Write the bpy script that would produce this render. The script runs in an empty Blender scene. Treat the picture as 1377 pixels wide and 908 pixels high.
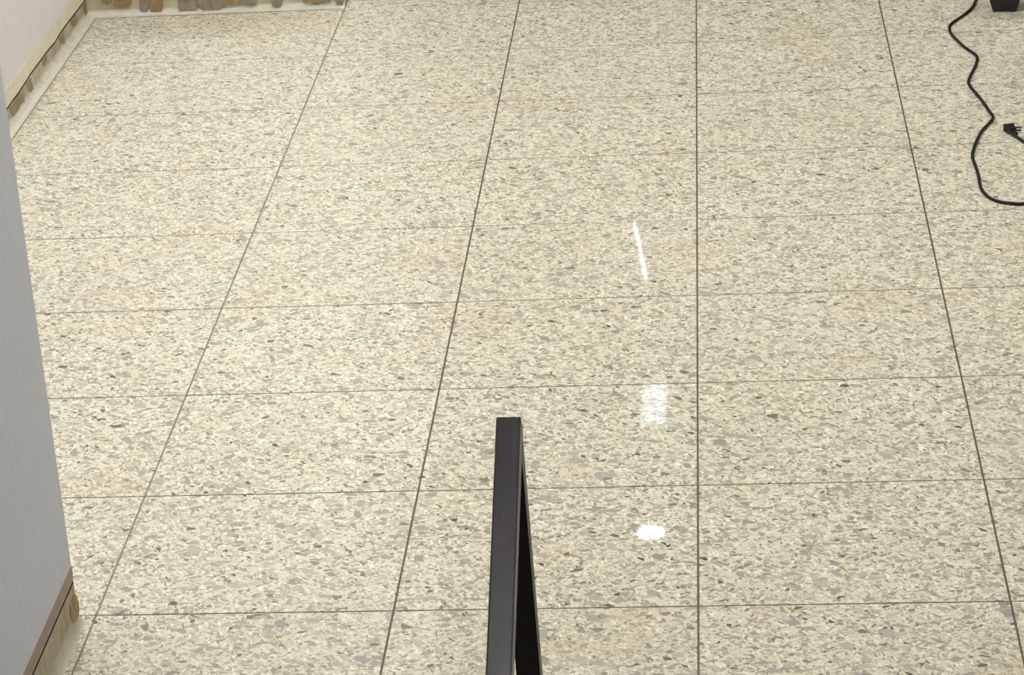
import bpy, bmesh, math, random
from mathutils import Vector, Matrix
random.seed(7)
S = bpy.context.scene
COL = S.collection

# ------------------------------------------------------------------ camera
W, H = 1377.0, 908.0
F, CX, CY = 3540.42, 599.4, 435.7            # focal length and principal point in pixels
CAM = Vector((1.26705, -4.50232, 2.58995))
R = Matrix(((0.99405502, 0.0857366, -0.06711073),
            (-0.02688744, -0.40398641, -0.91436975),
            (-0.10550677, 0.91073828, -0.39927948)))   # rows: right, down, forward
cam_data = bpy.data.cameras.new('camera')
cam = bpy.data.objects.new('camera', cam_data)
COL.objects.link(cam)
cam_data.sensor_width = 36.0
cam_data.sensor_fit = 'HORIZONTAL'
cam_data.lens = F / W * 36.0
cam_data.shift_x = (W / 2 - CX) / W
cam_data.shift_y = (CY - H / 2) / W
cam_data.clip_start = 0.05
cam_data.clip_end = 100
m = Matrix((R[0], -R[1], -R[2])).transposed().to_4x4()
m.translation = CAM
cam.matrix_world = m
S.camera = cam

# ------------------------------------------------------------------ world and exposure
world = bpy.data.worlds.new('world')
S.world = world
world.use_nodes = True
world.node_tree.nodes['Background'].inputs[0].default_value = (0.8, 0.82, 0.85, 1)
world.node_tree.nodes['Background'].inputs[1].default_value = 0.3
S.view_settings.view_transform = 'Standard'
S.view_settings.look = 'None'
S.view_settings.gamma = 1
S.view_settings.use_curve_mapping = False
S.view_settings.exposure = 0.0
FILL_POWER = 26.0            # unseen fill panels added to light the floor and walls
SPOT_POWER = 11.0             # small downlights and the tube
FILL_TINT = (1.0, 0.985, 0.955)


# ------------------------------------------------------------------ pixel helpers (directions only; distance from the plane touched)
def ray(x, y):
    return R.transposed() @ Vector(((x - CX) / F, (y - CY) / F, 1.0))
def on_z(x, y, z=0.0):
    d = ray(x, y); return CAM + d * ((z - CAM.z) / d.z)
def on_x(x, y, X):
    d = ray(x, y); return CAM + d * ((X - CAM.x) / d.x)
def on_y(x, y, Y):
    d = ray(x, y); return CAM + d * ((Y - CAM.y) / d.y)

# ------------------------------------------------------------------ mesh helpers
def box(bm, x0, x1, y0, y1, z0, z1):
    v = [bm.verts.new(p) for p in ((x0,y0,z0),(x1,y0,z0),(x1,y1,z0),(x0,y1,z0),(x0,y0,z1),(x1,y0,z1),(x1,y1,z1),(x0,y1,z1))]
    for f in ((3,2,1,0),(4,5,6,7),(0,1,5,4),(1,2,6,5),(2,3,7,6),(3,0,4,7)):
        bm.faces.new([v[i] for i in f])
def prism(bm, pts, off):
    """closed polygon pts extruded by the vector off"""
    off = Vector(off)
    a = [bm.verts.new(p) for p in pts]
    b = [bm.verts.new(Vector(p) + off) for p in pts]
    n = len(pts)
    bm.faces.new(a); bm.faces.new(list(reversed(b)))
    for i in range(n):
        bm.faces.new((a[i], b[i], b[(i+1) % n], a[(i+1) % n]))
def make(name, bm, mat, parent=None, smooth=False, bevel=0.0, segs=2):
    if bevel:
        bmesh.ops.bevel(bm, geom=[e for e in bm.edges], offset=bevel, segments=segs, profile=0.6, affect='EDGES')
    bmesh.ops.recalc_face_normals(bm, faces=bm.faces)
    me = bpy.data.meshes.new(name)
    bm.to_mesh(me); bm.free()
    if smooth:
        for p in me.polygons: p.use_smooth = True
    me.materials.append(mat)
    o = bpy.data.objects.new(name, me)
    COL.objects.link(o)
    if parent: o.parent = parent
    return o
def slab(name, dims, mat, parent=None, bevel=0.0):
    bm = bmesh.new(); box(bm, *dims)
    return make(name, bm, mat, parent, bevel=bevel)
def structure(o, label, cat):
    o['kind'] = 'structure'; o['label'] = label; o['category'] = cat; return o
def tag(o, label, cat, group=None):
    o['label'] = label; o['category'] = cat
    if group: o['group'] = group
    return o

# ------------------------------------------------------------------ materials
class N:
    def __init__(s, name):
        s.mat = bpy.data.materials.new(name); s.mat.use_nodes = True
        s.t = s.mat.node_tree; s.b = s.t.nodes['Principled BSDF']
    def n(s, typ, **kw):
        nd = s.t.nodes.new(typ)
        for k, v in kw.items(): setattr(nd, k, v)
        return nd
    def link(s, a, b): s.t.links.new(a, b)
    def math(s, op, a, b=None, clamp=False):
        nd = s.n('ShaderNodeMath', operation=op); nd.use_clamp = clamp
        for i, v in enumerate((a, b)):
            if v is None: continue
            if isinstance(v, (int, float)): nd.inputs[i].default_value = v
            else: s.link(v, nd.inputs[i])
        return nd.outputs[0]
    def mix(s, fac, a, b, blend='MIX'):
        nd = s.n('ShaderNodeMix', data_type='RGBA', blend_type=blend)
        for i, v in ((0, fac), (6, a), (7, b)):
            if isinstance(v, (int, float)): nd.inputs[i].default_value = v
            elif isinstance(v, tuple): nd.inputs[i].default_value = (*v, 1)
            else: s.link(v, nd.inputs[i])
        return nd.outputs[2]
    def ramp(s, fac, stops, interp='LINEAR'):
        nd = s.n('ShaderNodeValToRGB'); cr = nd.color_ramp; cr.interpolation = interp
        while len(cr.elements) < len(stops): cr.elements.new(0.5)
        for e, (p, c) in zip(cr.elements, stops):
            e.position = p; e.color = (*c, 1) if isinstance(c, tuple) else (c, c, c, 1)
        s.link(fac, nd.inputs[0]); return nd.outputs[0]
    def noise(s, vec, scale, detail=3, rough=0.55):
        nd = s.n('ShaderNodeTexNoise'); nd.inputs['Scale'].default_value = scale
        nd.inputs['Detail'].default_value = detail; nd.inputs['Roughness'].default_value = rough
        s.link(vec, nd.inputs['Vector']); return nd
    def pos(s, scale=(1, 1, 1), loc=(0, 0, 0)):
        g = s.n('ShaderNodeNewGeometry'); mp = s.n('ShaderNodeMapping')
        mp.inputs['Scale'].default_value = scale; mp.inputs['Location'].default_value = loc
        s.link(g.outputs['Position'], mp.inputs['Vector']); return mp.outputs[0]
    def bump(s, h, strength, dist=0.002):
        nd = s.n('ShaderNodeBump'); nd.inputs['Strength'].default_value = strength
        nd.inputs['Distance'].default_value = dist
        s.link(h, nd.inputs['Height']); s.link(nd.outputs[0], s.b.inputs['Normal'])
    def set(s, **kw):
        for k, v in kw.items():
            i = s.b.inputs[k.replace('_', ' ')]
            if isinstance(v, tuple): i.default_value = (*v, 1)
            elif isinstance(v, (int, float)): i.default_value = v
            else: s.link(v, i)
        return s.mat

def terrazzo(name):
    s = N(name)
    p = s.pos()
    w = s.noise(p, 70, 2)
    sub = s.n('ShaderNodeVectorMath', operation='SUBTRACT'); s.link(w.outputs['Color'], sub.inputs[0]); sub.inputs[1].default_value = (.5, .5, .5)
    scl = s.n('ShaderNodeVectorMath', operation='SCALE'); s.link(sub.outputs[0], scl.inputs[0]); scl.inputs['Scale'].default_value = 0.012
    add = s.n('ShaderNodeVectorMath', operation='ADD'); s.link(p, add.inputs[0]); s.link(scl.outputs[0], add.inputs[1])
    pw = add.outputs[0]
    big = s.noise(p, 1.7, 4, .6).outputs['Fac']
    big2 = s.noise(s.pos((1, 1, 1), (7, 3, 0)), 3.1, 4, .6).outputs['Fac']
    fine = s.noise(p, 260, 2).outputs['Fac']
    base = s.mix(s.ramp(big, ((.38, 0.0), (.68, 1.0))), (0.71, 0.685, 0.56), (0.675, 0.63, 0.485))
    base = s.mix(s.math('MULTIPLY', s.ramp(big2, ((.52, 0.0), (.74, 1.0))), .5), base, (0.60, 0.585, 0.52))
    base = s.mix(s.ramp(fine, ((.38, 0.0), (.68, .45))), base, (0.46, 0.43, 0.335))
    col = base
    def layer(col, scale, dens, gap, stops, off, rot, st=1.5):
        ro = s.n('ShaderNodeMapping'); ro.inputs['Location'].default_value = (off, off * 1.7, 0); ro.inputs['Rotation'].default_value = (0, 0, math.radians(rot)); s.link(pw, ro.inputs[0])
        mp = s.n('ShaderNodeMapping'); mp.inputs['Scale'].default_value = (1 / st ** .5, st ** .5, 1); s.link(ro.outputs[0], mp.inputs[0])
        e = s.n('ShaderNodeTexVoronoi', voronoi_dimensions='2D', feature='DISTANCE_TO_EDGE')
        c = s.n('ShaderNodeTexVoronoi', voronoi_dimensions='2D', feature='F1')
        for nd in (e, c):
            nd.inputs['Scale'].default_value = scale; nd.inputs['Randomness'].default_value = 1; s.link(mp.outputs[0], nd.inputs['Vector'])
        sep = s.n('ShaderNodeSeparateColor'); s.link(c.outputs['Color'], sep.inputs[0])
        sel = s.math('LESS_THAN', sep.outputs[0], dens)
        g = s.math('MULTIPLY_ADD', sep.outputs[1], gap); g.node.inputs[2].default_value = 0.03
        inside = s.math('MULTIPLY', s.math('SUBTRACT', e.outputs['Distance'], g), 16, clamp=True)
        mask = s.math('MULTIPLY', sel, inside)
        return s.mix(mask, col, s.ramp(sep.outputs[2], stops))
    g = ((0.0, (.52, .49, .385)), (.35, (.41, .385, .295)), (.75, (.33, .31, .235)), (.95, (.23, .215, .16)), (1.0, (.09, .08, .06)))
    sm = ((0.0, (.82, .80, .69)), (.25, (.78, .75, .64)), (.42, (.50, .47, .365)), (.85, (.36, .34, .26)), (1.0, (.21, .195, .145)))
    col = layer(col, 165, .50, .14, sm, 0.0, 20)
    col = layer(col, 110, .36, .22, sm, 2.2, 75, 1.8)
    col = layer(col, 85, .30, .24, g, 3.3, -25, 1.7)
    col = layer(col, 70, .24, .24, g, 6.7, 50, 1.9)
    col = layer(col, 52, .22, .22, ((0.0, (.51, .485, .40)), (.45, (.41, .39, .315)), (.9, (.32, .305, .25)), (1.0, (.13, .12, .10))), 9.1, 10, 1.5)
    col = layer(col, 38, .045, .16, ((0.0, (.46, .445, .38)), (.6, (.38, .37, .325)), (1.0, (.30, .29, .26))), 5.2, 60, 1.4)
    # rusty and yellow stains soaked into the floor
    st = s.noise(s.pos((1, 1.4, 1), (2.2, 9.4, 0)), 2.3, 5, .65).outputs['Fac']
    col = s.mix(s.math('MULTIPLY', s.ramp(st, ((.56, 0.0), (.72, 1.0))), .32), col, (0.56, 0.42, 0.26))
    oi = s.n('ShaderNodeObjectInfo')
    col = s.mix(s.math('MULTIPLY', oi.outputs['Random'], .12), col, (0.54, 0.50, 0.40))
    rgh = s.math('MULTIPLY_ADD', s.noise(p, 28, 3).outputs['Fac'], .045); rgh.node.inputs[2].default_value = .004
    return s.set(Base_Color=col, Roughness=rgh, IOR=1.5)

def wallpaper(name, a, b):
    s = N(name)
    v = s.noise(s.pos((260, 260, 9)), 1.0, 4, .6).outputs['Fac']
    h = s.noise(s.pos((40, 40, 420)), 1.0, 2, .5).outputs['Fac']
    t = s.math('ADD', s.math('MULTIPLY', v, .7), s.math('MULTIPLY', h, .3))
    col = s.mix(s.ramp(t, ((.36, 0.0), (.64, 1.0))), a, b)
    s.bump(t, .25, .001)
    return s.set(Base_Color=col, Roughness=.7)

def blotchy(name, stops, scale=(1, 1, 1), sc=22, rough=.85, bump=.5):
    s = N(name)
    nz = s.noise(s.pos(scale), sc, 6, .65).outputs['Fac']
    col = s.ramp(nz, stops)
    grit = s.noise(s.pos(), 420, 2).outputs['Fac']
    col = s.mix(s.ramp(grit, ((.4, 0.0), (.75, .4))), col, (.16, .14, .10))
    s.bump(nz, bump, .003)
    return s.set(Base_Color=col, Roughness=rough)

def paint(name, c, rough=.4, metallic=0.0, var=.25, scale=30, spec=.5):
    s = N(name)
    nz = s.noise(s.pos(), scale, 4).outputs['Fac']
    col = s.mix(s.ramp(nz, ((.35, 0.0), (.7, 1.0))), c, tuple(x * (1 - var) for x in c))
    r = s.math('MULTIPLY_ADD', nz, .2); r.node.inputs[2].default_value = rough - .1
    s.b.inputs['Specular IOR Level'].default_value = spec
    return s.set(Base_Color=col, Roughness=r, Metallic=metallic)

def emit(name, c, power):
    s = N(name); s.b.inputs['Emission Strength'].default_value = power
    nz = s.noise(s.pos(), 4, 1).outputs['Fac']
    s.link(s.mix(s.math('MULTIPLY', nz, .04), c, (1, 1, 1)), s.b.inputs['Emission Color'])
    return s.set(Base_Color=(.8, .8, .8), Roughness=.5)

M_TERR = terrazzo('terrazzo')
M_GROUT = paint('joint_mortar', (.10, .085, .06), .8)
M_STRIP = paint('divider_metal', (.10, .083, .055), .5, spec=.3)
M_STRIP2 = paint('divider_thin', (.13, .115, .085), .6, spec=.2)
M_STRIP0 = paint('divider_worn', (.24, .21, .16), .5, spec=.3)
M_GREY = wallpaper('grey_linen_wallpaper', (.53, .55, .61), (.63, .65, .715))
M_WHITE = wallpaper('pale_linen_wallpaper', (.64, .63, .62), (.74, .73, .715))
M_PLAIN = paint('painted_wall', (.62, .60, .55), .8, var=.06, scale=3)
M_CEIL = paint('ceiling_paint', (.72, .71, .68), .9, var=.05, scale=3)
M_TRIM = blotchy('pinkish_wood_trim', ((.3, (.40, .28, .21)), (.7, (.30, .215, .17))), (1, 12, 40), 2.0, .55, .1)
M_YEL = blotchy('yellowed_board', ((.3, (.80, .76, .60)), (.55, (.76, .71, .54)), (.75, (.68, .62, .44))), (1, 1, 1), 14, .8, .2)
M_PLASTER = blotchy('bare_plaster', ((.30, (.34, .285, .18)), (.45, (.44, .385, .265)), (.6, (.52, .465, .345)), (.75, (.60, .56, .46))), (1, 1, .5), 16)
M_PLASTER2 = blotchy('bare_plaster_pale', ((.30, (.44, .38, .22)), (.45, (.52, .47, .31)), (.6, (.58, .54, .41)), (.75, (.62, .58, .48))), (1, 1, .5), 14)
M_COVE = blotchy('cement_cove', ((.3, (.42, .39, .31)), (.5, (.54, .51, .43)), (.7, (.62, .59, .51))), (1, 1, 1), 26, .6, .3)
M_BORDER = blotchy('cream_border_cement', ((.3, (.60, .575, .47)), (.7, (.69, .665, .56))), (1, 1, 1), 30, .4, .1)
M_BROWN = blotchy('brown_adhesive', ((.3, (.26, .165, .07)), (.5, (.34, .225, .105)), (.7, (.42, .30, .16))), (1, 1, .4), 40)
M_GREYB = blotchy('grey_brown_adhesive', ((.3, (.20, .165, .12)), (.5, (.30, .26, .20)), (.7, (.38, .33, .26))), (1, 1, .6), 50)
M_OLIVE = blotchy('olive_adhesive', ((.3, (.22, .185, .095)), (.5, (.28, .24, .135)), (.7, (.36, .315, .19))), (1, 1, .5), 40)
M_ORANGE = blotchy('rust_adhesive', ((.3, (.27, .145, .05)), (.5, (.36, .225, .11)), (.66, (.52, .42, .28))), (1, 1, .22), 110)
M_GAP_SHADE = paint('gap_shade_black', (.016, .013, .009), .8, spec=.2)  # near-black colour that paints the shade in the gap under the boards
M_COVE2 = blotchy('sandy_cove', ((.3, (.44, .40, .29)), (.5, (.52, .48, .37)), (.7, (.60, .56, .45))), (1, 1, 1), 30, .8, .4)
M_RUBBER = paint('black_rubber', (.008, .007, .006), .5, spec=.25)
M_POST = paint('black_enamel', (.004, .004, .004), .4, spec=.2)
M_POT = paint('black_plastic', (.012, .012, .013), .42, spec=.4)
M_PRONG = paint('dark_prong_metal', (.05, .05, .045), .4, .6)

# ------------------------------------------------------------------ room dimensions (metres)
PX, PY = 0.6, 0.51374            # joint spacing of the floor panels
XN = -0.030                      # face of the near left wall
XA = -0.905                      # face of the alcove wall
YF = 4.150                       # face of the wall across the alcove
XR, YB, YE, ZC = 5.0, -7.0, 20.0, 3.5

# ------------------------------------------------------------------ floor: base, panels, divider strips
bm = bmesh.new()
TX0, TX1, TY0, TY1 = -0.87, 6 * PX, -5 * PY, 12 * PY
box(bm, XA - .2, XR + .1, YB, YE, -0.20, -0.022)         # screed below everything
floor = structure(make('floor', bm, M_GROUT), 'polished cream terrazzo floor with grey stone chips and dark divider lines', 'floor')
# the screed's surround where single panels cannot be told apart
for dims in ((TX1 + .002, XR, YB, YE, -0.022, 0), (XN, TX1, YB, TY0 - .002, -0.022, 0), (0.0, TX1, TY1 + .002, YE, -0.022, 0)):
    slab('terrazzo_field', dims, M_TERR, floor)
GX, GY = 0.0042, 0.0042
tile_mesh = {}
def tile(x0, x1, y0, y1):
    w, d = round(x1 - x0, 4), round(y1 - y0, 4)
    if (w, d) not in tile_mesh:
        bm = bmesh.new(); box(bm, 0, w, 0, d, -0.022, 0)
        top = [e for e in bm.edges if all(abs(v.co.z) < 1e-6 for v in e.verts)]
        bmesh.ops.bevel(bm, geom=top, offset=.0006, segments=1, affect='EDGES')
        bmesh.ops.recalc_face_normals(bm, faces=bm.faces)
        me = bpy.data.meshes.new('terrazzo_panel'); bm.to_mesh(me); bm.free(); me.materials.append(M_TERR)
        tile_mesh[(w, d)] = me
    o = bpy.data.objects.new('terrazzo_panel', tile_mesh[(w, d)])
    COL.objects.link(o); o.parent = floor; o.location = (x0, y0, 0)
for r in range(-5, 12):
    for c in range(0, 6):
        tile(c * PX + GX / 2, (c + 1) * PX - GX / 2, r * PY + GY / 2, (r + 1) * PY - GY / 2)
    if 0 <= r < 8:
        tile(-0.867, -GX / 2, r * PY + GY / 2, (r + 1) * PY - GY / 2 + (.008 if r == 7 else 0))
for c in range(0, 7):
    y0 = TY0; x = c * PX
    slab('divider_strip', (x - GX / 2, x + GX / 2, y0, TY1, -0.022, -0.0006), M_STRIP if c else M_STRIP0, floor)
for r in range(-4, 12):
    x0 = -0.867 if 0 <= r < 8 else 0.0
    slab('divider_strip', (x0, TX1, r * PY - GY / 2, r * PY + GY / 2, -0.022, -0.0004), M_STRIP2, floor)

# ------------------------------------------------------------------ near left wall: grey linen paper over a bare baseboard zone
YC = -0.022                      # its end, the outer corner of the alcove
wall = slab('wall_left', (XN - .12, XN, YB, YC, .126, ZC), M_GREY)
structure(wall, 'grey linen papered wall with its baseboard torn off', 'wall')
bm = bmesh.new(); box(bm, XN - .115, XN + .0006, YB, YC + .0006, .097, .1262)
make('wood_trim', bm, M_TRIM, wall, bevel=.0004, segs=1)
slab('trim_backing', (XN - .115, XN - .0005, YB, YC, .0935, .0972), M_BORDER, wall)
bm = bmesh.new()
def cove(bm, base, up, out, along, length, rad_o, rad_u, n=7):
    """concave fillet from wall to floor, closed prism: base corner, up and out unit vectors"""
    pts = [base]
    for k in range(n + 1):
        a = k / n * math.pi / 2
        pts.append(base + out * (rad_o * (1 - math.sin(a))) + up * (rad_u * (1 - math.cos(a))))
    prism(bm, pts, along * length)
box(bm, XN - .115, XN, YB, YC, -.02, .0870)
make('plaster_strip', bm, M_PLASTER, wall)
slab('gap_shade_strip', (XN - .115, XN - .0004, YB, YC - .0004, .0868, .0937), M_GAP_SHADE, wall)  # nearly flush dark strip standing in for the shadow below the trim
bm = bmesh.new()
cove(bm, Vector((XN, YB, 0)), Vector((0, 0, 1)), Vector((1, 0, 0)), Vector((0, 1, 0)), YC - YB, .014, .030)
make('cove', bm, M_COVE2, wall)
slab('border_strip', (XN - .02, -GX / 2, YB, -.0015, -.021, 0), M_TERR, wall)
# rust-coloured glue left near the corner
def patch(pix, plane, X, mat, parent, thick=.0018, name='adhesive_patch'):
    bm = bmesh.new()
    pts = [(on_x if plane == 'x' else on_y)(px, py, X) for px, py in pix]
    prism(bm, pts, (thick, 0, 0) if plane == 'x' else (0, -thick, 0))
    return make(name, bm, mat, parent)
patch([(99.5, 797), (102.5, 803), (104.8, 811), (105.6, 820), (104.6, 829), (103.4, 833), (102, 839), (99.6, 836), (97.5, 838), (95, 833), (93.6, 826), (94.2, 819), (93.2, 814), (96, 806), (97.4, 801)], 'x', XN, M_ORANGE, wall)

# return of the near wall into the alcove
structure(slab('wall_return', (XA - .12, XN - .1202, YC - .13, YC - .002, 0, ZC), M_WHITE), 'pale papered return wall behind the grey outer corner', 'wall')

# ------------------------------------------------------------------ alcove wall
wa = slab('wall_alcove', (XA - .14, XA, YC, YF + .05, .112, ZC), M_WHITE)
structure(wa, 'off-white linen papered wall of the alcove with bare strip at its foot', 'wall')
gap_px = [(2, 154), (10.7, 141.6), (22, 126), (33, 109.5), (46, 90), (59.4, 71.5), (72.7, 55.8), (78.8, 44.8), (92, 26.7), (100.6, 15.8), (111.5, 1.2)]
edge = [on_x(px, py, XA - .002) for px, py in gap_px]
edge = [(p.y, p.z) for p in edge]
edge = [(YC, edge[0][1])] + edge + [(YF + .03, edge[-1][1])]
rag = []
for (y0, z0), (y1, z1) in zip(edge, edge[1:]):            # add a fine ragged edge
    n = max(1, int((y1 - y0) / .05))
    for k in range(n):
        t = k / n; rag.append((y0 + (y1 - y0) * t, z0 + (z1 - z0) * t + (random.uniform(-.002, .002) if k else 0)))
rag.append(edge[-1])
def band(name, prof_top, prof_bot, x0, x1, mat, parent):
    """ribbon solid running along Y between two z profiles"""
    bm = bmesh.new(); rows = []
    for (y, zt), (_, zb) in zip(prof_top, prof_bot):
        rows.append([bm.verts.new(p) for p in ((x1, y, zt), (x1, y, zb), (x0, y, zb), (x0, y, zt))])
    for a, b in zip(rows, rows[1:]):
        for i in range(4): bm.faces.new((a[i], b[i], b[(i+1) % 4], a[(i+1) % 4]))
    bm.faces.new(rows[0]); bm.faces.new(list(reversed(rows[-1])))
    return make(name, bm, mat, parent)
top = [(y, .1165 + random.uniform(-.0015, .0015)) for y, z in rag]
band('yellowed_strip', top, rag, XA - .10, XA + .0008, M_YEL, wa)
band('plaster_strip', [(y, z - .0075) for y, z in rag], [(y, -.02) for y, z in rag], XA - .10, XA, M_PLASTER, wa)
slab('gap_shade_strip', (XA - .14, XA - .0005, YC, YF + .03, .03, .112), M_GAP_SHADE, wa)  # dark strip painting the shadow line under the ragged board edge
bm = bmesh.new()
cove(bm, Vector((XA, YC, 0)), Vector((0, 0, 1)), Vector((1, 0, 0)), Vector((0, 1, 0)), YF - YC + .03, .020, .022)
make('cove', bm, M_COVE, wa)
bm = bmesh.new(); box(bm, -.893, -.8708, YC, YF - .016, -.02, .0012)
make('border_strip', bm, M_BORDER, wa, bevel=.0004, segs=1)
slab('divider_strip', (-.8709, -.8669, YC, YF - .016, -.022, -.0003), M_STRIP0, floor)
XP = XA
for pix, mat in (
    ([(12, 146), (20, 134), (27, 124), (31, 128), (33, 136), (28, 140), (25, 146), (25, 152), (21, 160), (17, 156), (14, 150)], M_OLIVE),
    ([(35, 112), (41, 104), (42, 110), (45, 120), (43, 126), (38, 122), (36, 118)], M_OLIVE),
    ([(58, 76), (63, 74), (62, 84), (58, 90), (56, 82)], M_OLIVE),
    ([(79, 50), (84, 44), (86, 52), (87, 58), (83, 58), (80, 56)], M_OLIVE),
    ([(95, 26), (101, 20), (104, 24), (102, 32), (98, 36), (95, 32)], M_OLIVE),
    ([(111, 6), (116, 1), (119, 6), (118, 16), (116, 24), (113, 18), (111, 12)], M_OLIVE)):
    patch(pix, 'x', XP, mat, wa)

# ------------------------------------------------------------------ wall across the far end of the alcove, bare plaster at its foot
wf = slab('wall_far', (XA - .02, 0.0, YF, YF + .12, .10, ZC), M_WHITE)
structure(wf, 'far alcove wall with torn brown and cream plaster at its foot', 'wall')
slab('plaster_strip', (XA - .02, -.004, YF, YF + .12, -.02, .10), M_PLASTER2, wf)
bm = bmesh.new()
cove(bm, Vector((XA, YF, 0)), Vector((0, 0, 1)), Vector((0, -1, 0)), Vector((1, 0, 0)), .904, .030, .020)
make('cove', bm, M_BORDER, wf)
def fpatch(x0, x1, yb, mat, seed):
    rnd = random.Random(seed); n = 11
    low = [(x0 + (x1 - x0) * k / n, yb - (abs(k / n - .5) ** 2) * 14 + rnd.uniform(-2.6, 1.2)) for k in range(n + 1)]
    low[0] = (x0, yb * .45); low[-1] = (x1, yb * .5)
    patch([(x0 - 1, -16), *low, (x1 + 1, -16)], 'y', YF + .002, mat, wf, .008 + seed * .0006)
fpatch(137, 150, 5.5, M_OLIVE, 1)
fpatch(152.5, 177, 9.5, M_BROWN, 2)
fpatch(188, 200, 17, M_GREYB, 3)
fpatch(201, 219, 18, M_BROWN, 4)
fpatch(240, 266, 18.5, M_GREYB, 5)
fpatch(264, 323, 7, M_BROWN, 6)
fpatch(268, 300, 15, M_GREYB, 7)
fpatch(326, 346, 6, M_GREYB, 8)
fpatch(366, 379, 10, M_GREYB, 9)
fpatch(408, 444, 2.5, M_BROWN, 10)
fpatch(452, 462, 5, M_GREYB, 11)

# ------------------------------------------------------------------ rest of the room shell
structure(slab('wall_left_far', (-.12, 0.0, YF + .1202, YE, 0, ZC), M_WHITE), 'pale papered wall running on beyond the alcove', 'wall')
structure(slab('wall_right', (XR, XR + .12, YB, YE, 0, ZC), M_PLAIN), 'plain painted wall across the room from the alcove', 'wall')
structure(slab('wall_back', (XA - .1, XR + .1, YB - .12, YB, 0, ZC), M_PLAIN), 'plain painted wall behind the handrail', 'wall')
structure(slab('wall_end', (XA - .1, XR + .1, YE, YE + .12, 0, ZC), M_PLAIN), 'plain painted wall at the far end of the room', 'wall')
structure(slab('ceiling', (XA - .2, XR + .1, YB, YE, ZC, ZC + .1), M_CEIL), 'flat white painted ceiling with recessed lamps', 'ceiling')

# ------------------------------------------------------------------ added fill panels, then the lamps reflected in the floor
M_FILL = emit('fill_panel_glow', FILL_TINT, FILL_POWER)
M_SPOT = emit('downlight_glow', (.86, .93, 1.0), SPOT_POWER)
M_TUBE = emit('tube_glow', (.88, .94, 1.0), SPOT_POWER * .65)
M_SOFT = emit('soft_downlight_glow', (.74, .88, 1.0), SPOT_POWER * .28)
M_FRAME = paint('lamp_frame', (.75, .75, .75), .4, var=.05)
def panel(x, y, label):  # unseen panel added as fill light, kept out of the floor reflections
    e = bpy.data.objects.new('fill_panel_light', None); COL.objects.link(e); e.location = (x, y, ZC)
    tag(e, label, 'ceiling light', 'added square fill light panels')
    bm = bmesh.new()
    for d in ((-.31, .31, -.31, -.295), (-.31, .31, .295, .31), (-.31, -.295, -.295, .295), (.295, .31, -.295, .295)):
        box(bm, *d, -.03, 0)
    make('frame', bm, M_FRAME, e)
    slab('diffuser', (-.2945, .2945, -.2945, .2945, -.022, -.008), M_FILL, e)
for x, y, lab in ((-.42, .75, 'inside the alcove beside its grey outer corner'), (-.42, 2.9, 'inside the alcove beside its far torn-plaster wall'),
                  (.9, .75, 'in front of the alcove, beside the grey outer corner'), (.9, 2.9, 'in front of the alcove, above bare terrazzo'),
                  (.9, 4.7, 'just past the far alcove wall'), (3.6, 1.2, 'next to the plain wall across from the alcove'),
                  (3.0, 4.3, 'above the black pot and power cord'), (1.0, -2.4, 'behind the handrail, beside the grey papered wall')):
    panel(x, y, 'added square fill light panel ' + lab)

def mirrored(px, py):
    """the ceiling point whose mirror image in the floor is seen at this pixel"""
    return on_z(px, py, -ZC + .03)
def downlight(px, py, rad, label, glow):
    p = mirrored(px, py)
    e = bpy.data.objects.new('downlight', None); COL.objects.link(e); e.location = (p.x, p.y, ZC)
    tag(e, label, 'ceiling light')
    def ring(r0, r1, z0, z1):
        bm = bmesh.new(); n = 28; rows = []
        for k in range(n):
            a = 2 * math.pi * k / n; c, s_ = math.cos(a), math.sin(a)
            rows.append([bm.verts.new(q) for q in ((r0*c, r0*s_, z0), (r1*c, r1*s_, z0), (r1*c, r1*s_, z1), (r0*c, r0*s_, z1))])
        for k in range(n):
            a, b = rows[k], rows[(k+1) % n]
            for i in range(4): bm.faces.new((a[i], b[i], b[(i+1) % 4], a[(i+1) % 4]))
        return bm
    make('bezel', ring(rad, rad + .018, -.026, 0), M_FRAME, e)
    bm = bmesh.new(); bmesh.ops.create_cone(bm, cap_ends=True, segments=28, radius1=rad - .001, radius2=rad - .001, depth=.012,
                                            matrix=Matrix.Translation((0, 0, -.018)))
    make('lens', bm, glow, e)
downlight(875, 715, .068, 'round white downlight closer to the handrail', M_SPOT)
p = mirrored(880, 541)
e = bpy.data.objects.new('ceiling_strip_light', None); COL.objects.link(e); e.location = (p.x, p.y, ZC)
tag(e, 'short frosted strip light between the round downlight and the tube light', 'ceiling light')
slab('housing', (-.085, .085, -.27, .27, -.02, 0), M_FRAME, e, bevel=.004)
slab('diffuser', (-.065, .065, -.25, .25, -.03, -.019), M_SOFT, e, bevel=.004)
a, b = mirrored(853, 300), mirrored(869, 374)
e = bpy.data.objects.new('tube_light', None); COL.objects.link(e); e.location = ((a.x + b.x) / 2, (a.y + b.y) / 2, ZC)
e.rotation_euler.z = math.atan2(b.y - a.y, b.x - a.x)
tag(e, 'thin white tube light mounted lengthwise on the ceiling', 'ceiling light')
L = (b - a).length / 2
slab('housing', (-L - .03, L + .03, -.02, .02, -.02, 0), M_FRAME, e, bevel=.003)
bm = bmesh.new(); bmesh.ops.create_cone(bm, cap_ends=True, segments=16, radius1=.006, radius2=.006, depth=2 * L,
                                        matrix=Matrix.Translation((0, 0, -.033)) @ Matrix.Rotation(math.pi / 2, 4, 'Y'))
make('tube', bm, M_TUBE, e, smooth=False)

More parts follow.
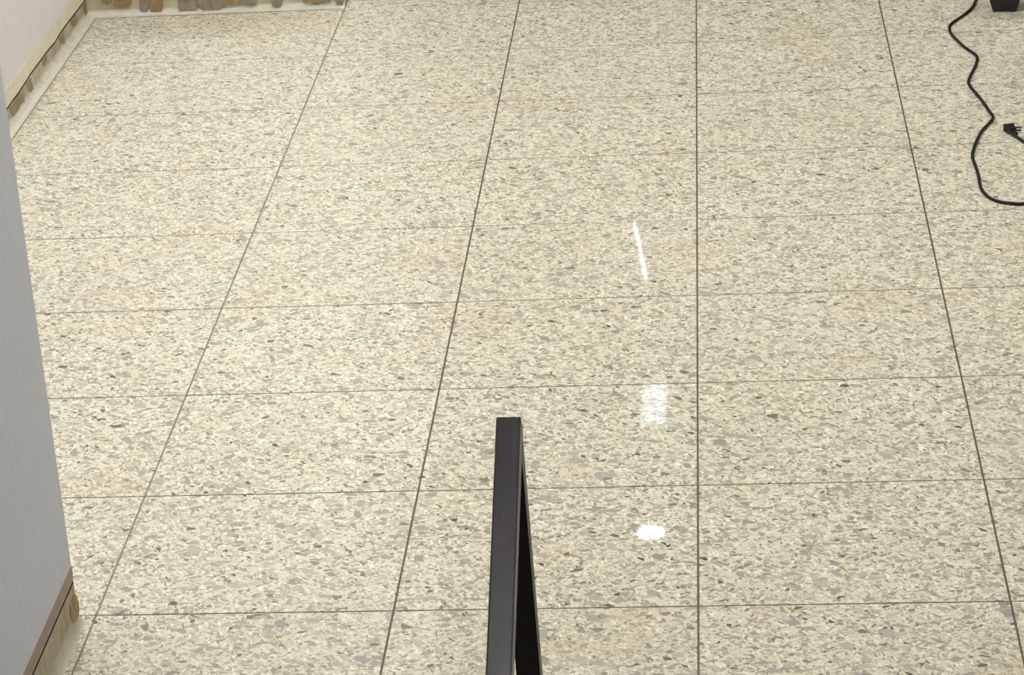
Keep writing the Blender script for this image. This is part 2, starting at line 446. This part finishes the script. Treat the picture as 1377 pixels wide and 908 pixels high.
# ------------------------------------------------------------------ handrail: sloping top rail, tall post, short post
s = N('dark_brown_enamel')
nz = s.noise(s.pos((1, 1, 1)), 22, 4).outputs['Fac']
sm = s.noise(s.pos((30, 9, 9), (0, .3, 0)), 1.6, 3).outputs['Fac']
colr = s.mix(s.ramp(nz, ((.35, 0.0), (.7, 1.0))), (.019, .0125, .016), (.014, .0095, .0135))
colr = s.mix(s.math('MULTIPLY', s.ramp(sm, ((.52, 0.0), (.66, 1.0))), .6), colr, (.036, .030, .032))
rg = s.math('MULTIPLY_ADD', sm, .25); rg.node.inputs[2].default_value = .25
M_RAIL = s.set(Base_Color=colr, Roughness=rg)
D1, RW = 4.0, .0380
p1 = CAM + ray(683.7, 560) * D1
p0 = CAM + ray(670.3, 908) * (D1 / 1.053)
dirn = (p0 - p1).normalized()
rail = bpy.data.objects.new('handrail', None); COL.objects.link(rail); rail.location = (p1.x, p1.y, 0)
tag(rail, 'dark brown square-tube metal handrail sloping down from a black post', 'handrail')
O = Vector((p1.x, p1.y, 0))
length = (p1.z - .26) / -dirn.z
side = dirn.cross(Vector((0, 0, 1))).normalized(); upv = side.cross(dirn).normalized()
if upv.z < 0: upv = -upv
def tube_between(a, b, sx, sz, wx, wz, bev):
    bm = bmesh.new(); vs = []
    for c in (a, b):
        for i, j in ((-1, -1), (1, -1), (1, 1), (-1, 1)):
            vs.append(bm.verts.new(c + sx * (i * wx / 2) + sz * (j * wz / 2)))
    for f in ((0, 1, 2, 3), (7, 6, 5, 4), (0, 4, 5, 1), (1, 5, 6, 2), (2, 6, 7, 3), (3, 7, 4, 0)):
        bm.faces.new([vs[i] for i in f])
    bmesh.ops.bevel(bm, geom=list(bm.edges), offset=bev, segments=3, profile=.6, affect='EDGES')
    return bm
c1 = p1 - O - upv * (RW / 2)
make('top_rail', tube_between(c1, c1 + dirn * length, side, upv, RW, RW, .003), M_RAIL, rail)
lean = .020
def post(q, name):
    bm = bmesh.new(); h = RW / 2
    zt = q.z
    vs = [bm.verts.new(p) for p in ((q.x-h, q.y-h, .008), (q.x+h, q.y-h, .008), (q.x+h, q.y+h, .008), (q.x-h, q.y+h, .008))]
    sl = dirn.z / dirn.y
    vt = [bm.verts.new((v.co.x, v.co.y, zt + sl * (v.co.y - q.y))) for v in vs]
    for v in vs: v.co.x += lean * zt          # the posts stand slightly out of plumb
    bm.faces.new(vs); bm.faces.new(list(reversed(vt)))
    for i in range(4): bm.faces.new((vs[i], vt[i], vt[(i+1) % 4], vs[(i+1) % 4]))
    make('post', bm, M_POST, rail, bevel=.0007, segs=1)
    bm = bmesh.new(); box(bm, q.x - .05 + lean * zt, q.x + .05 + lean * zt, q.y - .05, q.y + .05, 0, .008)
    make('base_plate', bm, M_POST, rail, bevel=.0015, segs=1)
under = lambda t: c1 + dirn * t - upv * (RW / 2 - .002)
post(under(.035), 'post')
post(under(length - .05), 'post')

# ------------------------------------------------------------------ power cord and plug
def catmull(pts, n=8):
    out = []
    P = [pts[0]] + list(pts) + [pts[-1]]
    for i in range(1, len(P) - 2):
        for k in range(n):
            t = k / n; a, b, c, d = P[i-1], P[i], P[i+1], P[i+2]
            out.append(.5 * ((2*b) + (c-a)*t + (2*a-5*b+4*c-d)*t*t + (3*b-a-3*c+d)*t**3))
    out.append(P[-2]); return out
def sweep(bm, path, rad, n=10):
    rows = []
    for i, p in enumerate(path):
        t = (path[min(i+1, len(path)-1)] - path[max(i-1, 0)]).normalized()
        u = t.cross(Vector((0, 0, 1))).normalized(); v = u.cross(t)
        rows.append([bm.verts.new(p + (u * math.cos(2*math.pi*k/n) + v * math.sin(2*math.pi*k/n)) * rad) for k in range(n)])
    for a, b in zip(rows, rows[1:]):
        for k in range(n): bm.faces.new((a[k], b[k], b[(k+1) % n], a[(k+1) % n]))
    bm.faces.new(rows[0]); bm.faces.new(list(reversed(rows[-1])))
CR = .0046
cord_px = [(1312, 0), (1309, 8), (1301, 16.5), (1286, 27), (1278.5, 33), (1277, 40), (1281, 48), (1296, 62.5), (1309, 71.5), (1314, 77.5),
           (1312, 88), (1304, 104), (1303, 113), (1311, 124), (1321, 136), (1330.5, 150), (1335.5, 157.5), (1331, 165), (1321, 175.5),
           (1313, 190), (1308.5, 204), (1308, 213), (1312, 224), (1316, 237), (1318, 249), (1322, 258), (1332, 266.5), (1345, 271.5), (1360, 273.5), (1377, 274)]
path = [on_z(px, py, CR) for px, py in cord_px]
head = [path[0] + Vector((.30, .75, 0)), path[0] + Vector((.14, .52, 0)), path[0] + Vector((.05, .28, 0)), path[0] + Vector((.02, .10, 0))]
pe, pp = path[-1], on_z(1377, 190.5, CR)
pl = on_z(1357, 178, CR)
tail = [pe + Vector((.10, .02, 0)), pe + Vector((.22, .10, 0)), pe + Vector((.26, .22, 0)), pe + Vector((.20, .33, 0)), pp + (pp - on_z(1362, 181, CR)) * 1.6, pp,
        on_z(1367, 184, CR), on_z(1361, 180, CR * 1.2), pl + Vector((0, 0, .004))]
e = bpy.data.objects.new('power_cord', None); COL.objects.link(e)
full = [p.copy() for p in head + path + tail]
e.location = (path[0].x, path[0].y, 0)
off = Vector((path[0].x, path[0].y, 0))
tag(e, 'thin black power cord winding over the terrazzo floor to a loose plug', 'cord')
bm = bmesh.new(); sweep(bm, catmull([p - off for p in full], 7), CR)
make('cable', bm, M_RUBBER, e, smooth=True)
# plug: moulded right-angle body, sleeve, two prongs
ph = on_z(1351, 173, 0) - off
pt = on_z(1362, 180.5, 0) - off
ax = (ph - pt).normalized(); sd = Vector((-ax.y, ax.x, 0))
bm = bmesh.new()
prof = [(-.004, -.0085), (.016, -.0115), (.034, -.0130), (.040, -.010), (.040, .016), (.036, .0185), (.026, .0185), (.022, .012), (.012, .0105), (-.004, .0085)]
c0 = pt
prism(bm, [c0 + ax * u + sd * -v + Vector((0, 0, .0005)) for u, v in prof], (0, 0, .019))
plug = make('plug', bm, M_RUBBER, e, bevel=.0022, segs=2)
for dz in (.0055, .0135):
    bm = bmesh.new()
    q = c0 + ax * .014 + sd * -.010 + Vector((0, 0, dz))
    d = (sd * -1 * .75 - ax * .35).normalized()
    w = Vector((-d.y, d.x, 0))
    vs = [q + w * .0032, q - w * .0032, q - w * .0028 + d * .021, q + w * .0028 + d * .021]
    prism(bm, [v - Vector((0, 0, .0008)) for v in vs], (0, 0, .0030))
    make('prong', bm, M_PRONG, plug)
bm = bmesh.new()
sweep(bm, [pt - ax * .020 + Vector((0, 0, .0062)), pt - ax * .010 + Vector((0, 0, .0075)), pt + ax * .002 + Vector((0, 0, .009))], .0066)
make('sleeve', bm, M_RUBBER, plug, smooth=True)

# ------------------------------------------------------------------ black tapered pot at the far right
a, b = on_z(1335.5, 16), on_z(1366.5, 16)
wb = (b - a).length; uu = (b - a).normalized(); vv = Vector((-uu.y, uu.x, 0))
cen = (a + b) / 2 + vv * (wb / 2)
pot = bpy.data.objects.new('planter_pot', None); COL.objects.link(pot); pot.location = (cen.x, cen.y, 0)
pot.rotation_euler.z = math.atan2(uu.y, uu.x)
tag(pot, 'small black tapered square pot standing beside the power cord', 'pot')
def frustum(bm, w0, w1, z0, z1):
    vs = []
    for w_, z in ((w0, z0), (w1, z1)):
        for i, j in ((-1, -1), (1, -1), (1, 1), (-1, 1)): vs.append(bm.verts.new((i * w_ / 2, j * w_ / 2, z)))
    return vs
def open_pot(w0, w1, z0, z1, th):
    bm = bmesh.new()
    o_ = frustum(bm, w0, w1, z0, z1); i_ = frustum(bm, w0 - 2*th, w1 - 2*th, z0 + th, z1)
    bm.faces.new([o_[k] for k in (3, 2, 1, 0)]); bm.faces.new([i_[k] for k in (0, 1, 2, 3)])
    for k in range(4):
        n = (k + 1) % 4
        bm.faces.new((o_[k], o_[n], o_[4+n], o_[4+k])); bm.faces.new((i_[n], i_[k], i_[4+k], i_[4+n]))
        bm.faces.new((o_[4+k], o_[4+n], i_[4+n], i_[4+k]))
    return bm
make('body', open_pot(wb, wb + .085, 0, .15, .004), M_POT, pot, bevel=.0012, segs=1)
bm = bmesh.new()
wr = wb + .085
for d in ((-wr/2 - .006, wr/2 + .006, -wr/2 - .006, -wr/2 + .002), (-wr/2 - .006, wr/2 + .006, wr/2 - .002, wr/2 + .006),
          (-wr/2 - .006, -wr/2 + .002, -wr/2 + .002, wr/2 - .002), (wr/2 - .002, wr/2 + .006, -wr/2 + .002, wr/2 - .002)):
    box(bm, *d, .138, .156)
make('rim', bm, M_POT, pot)
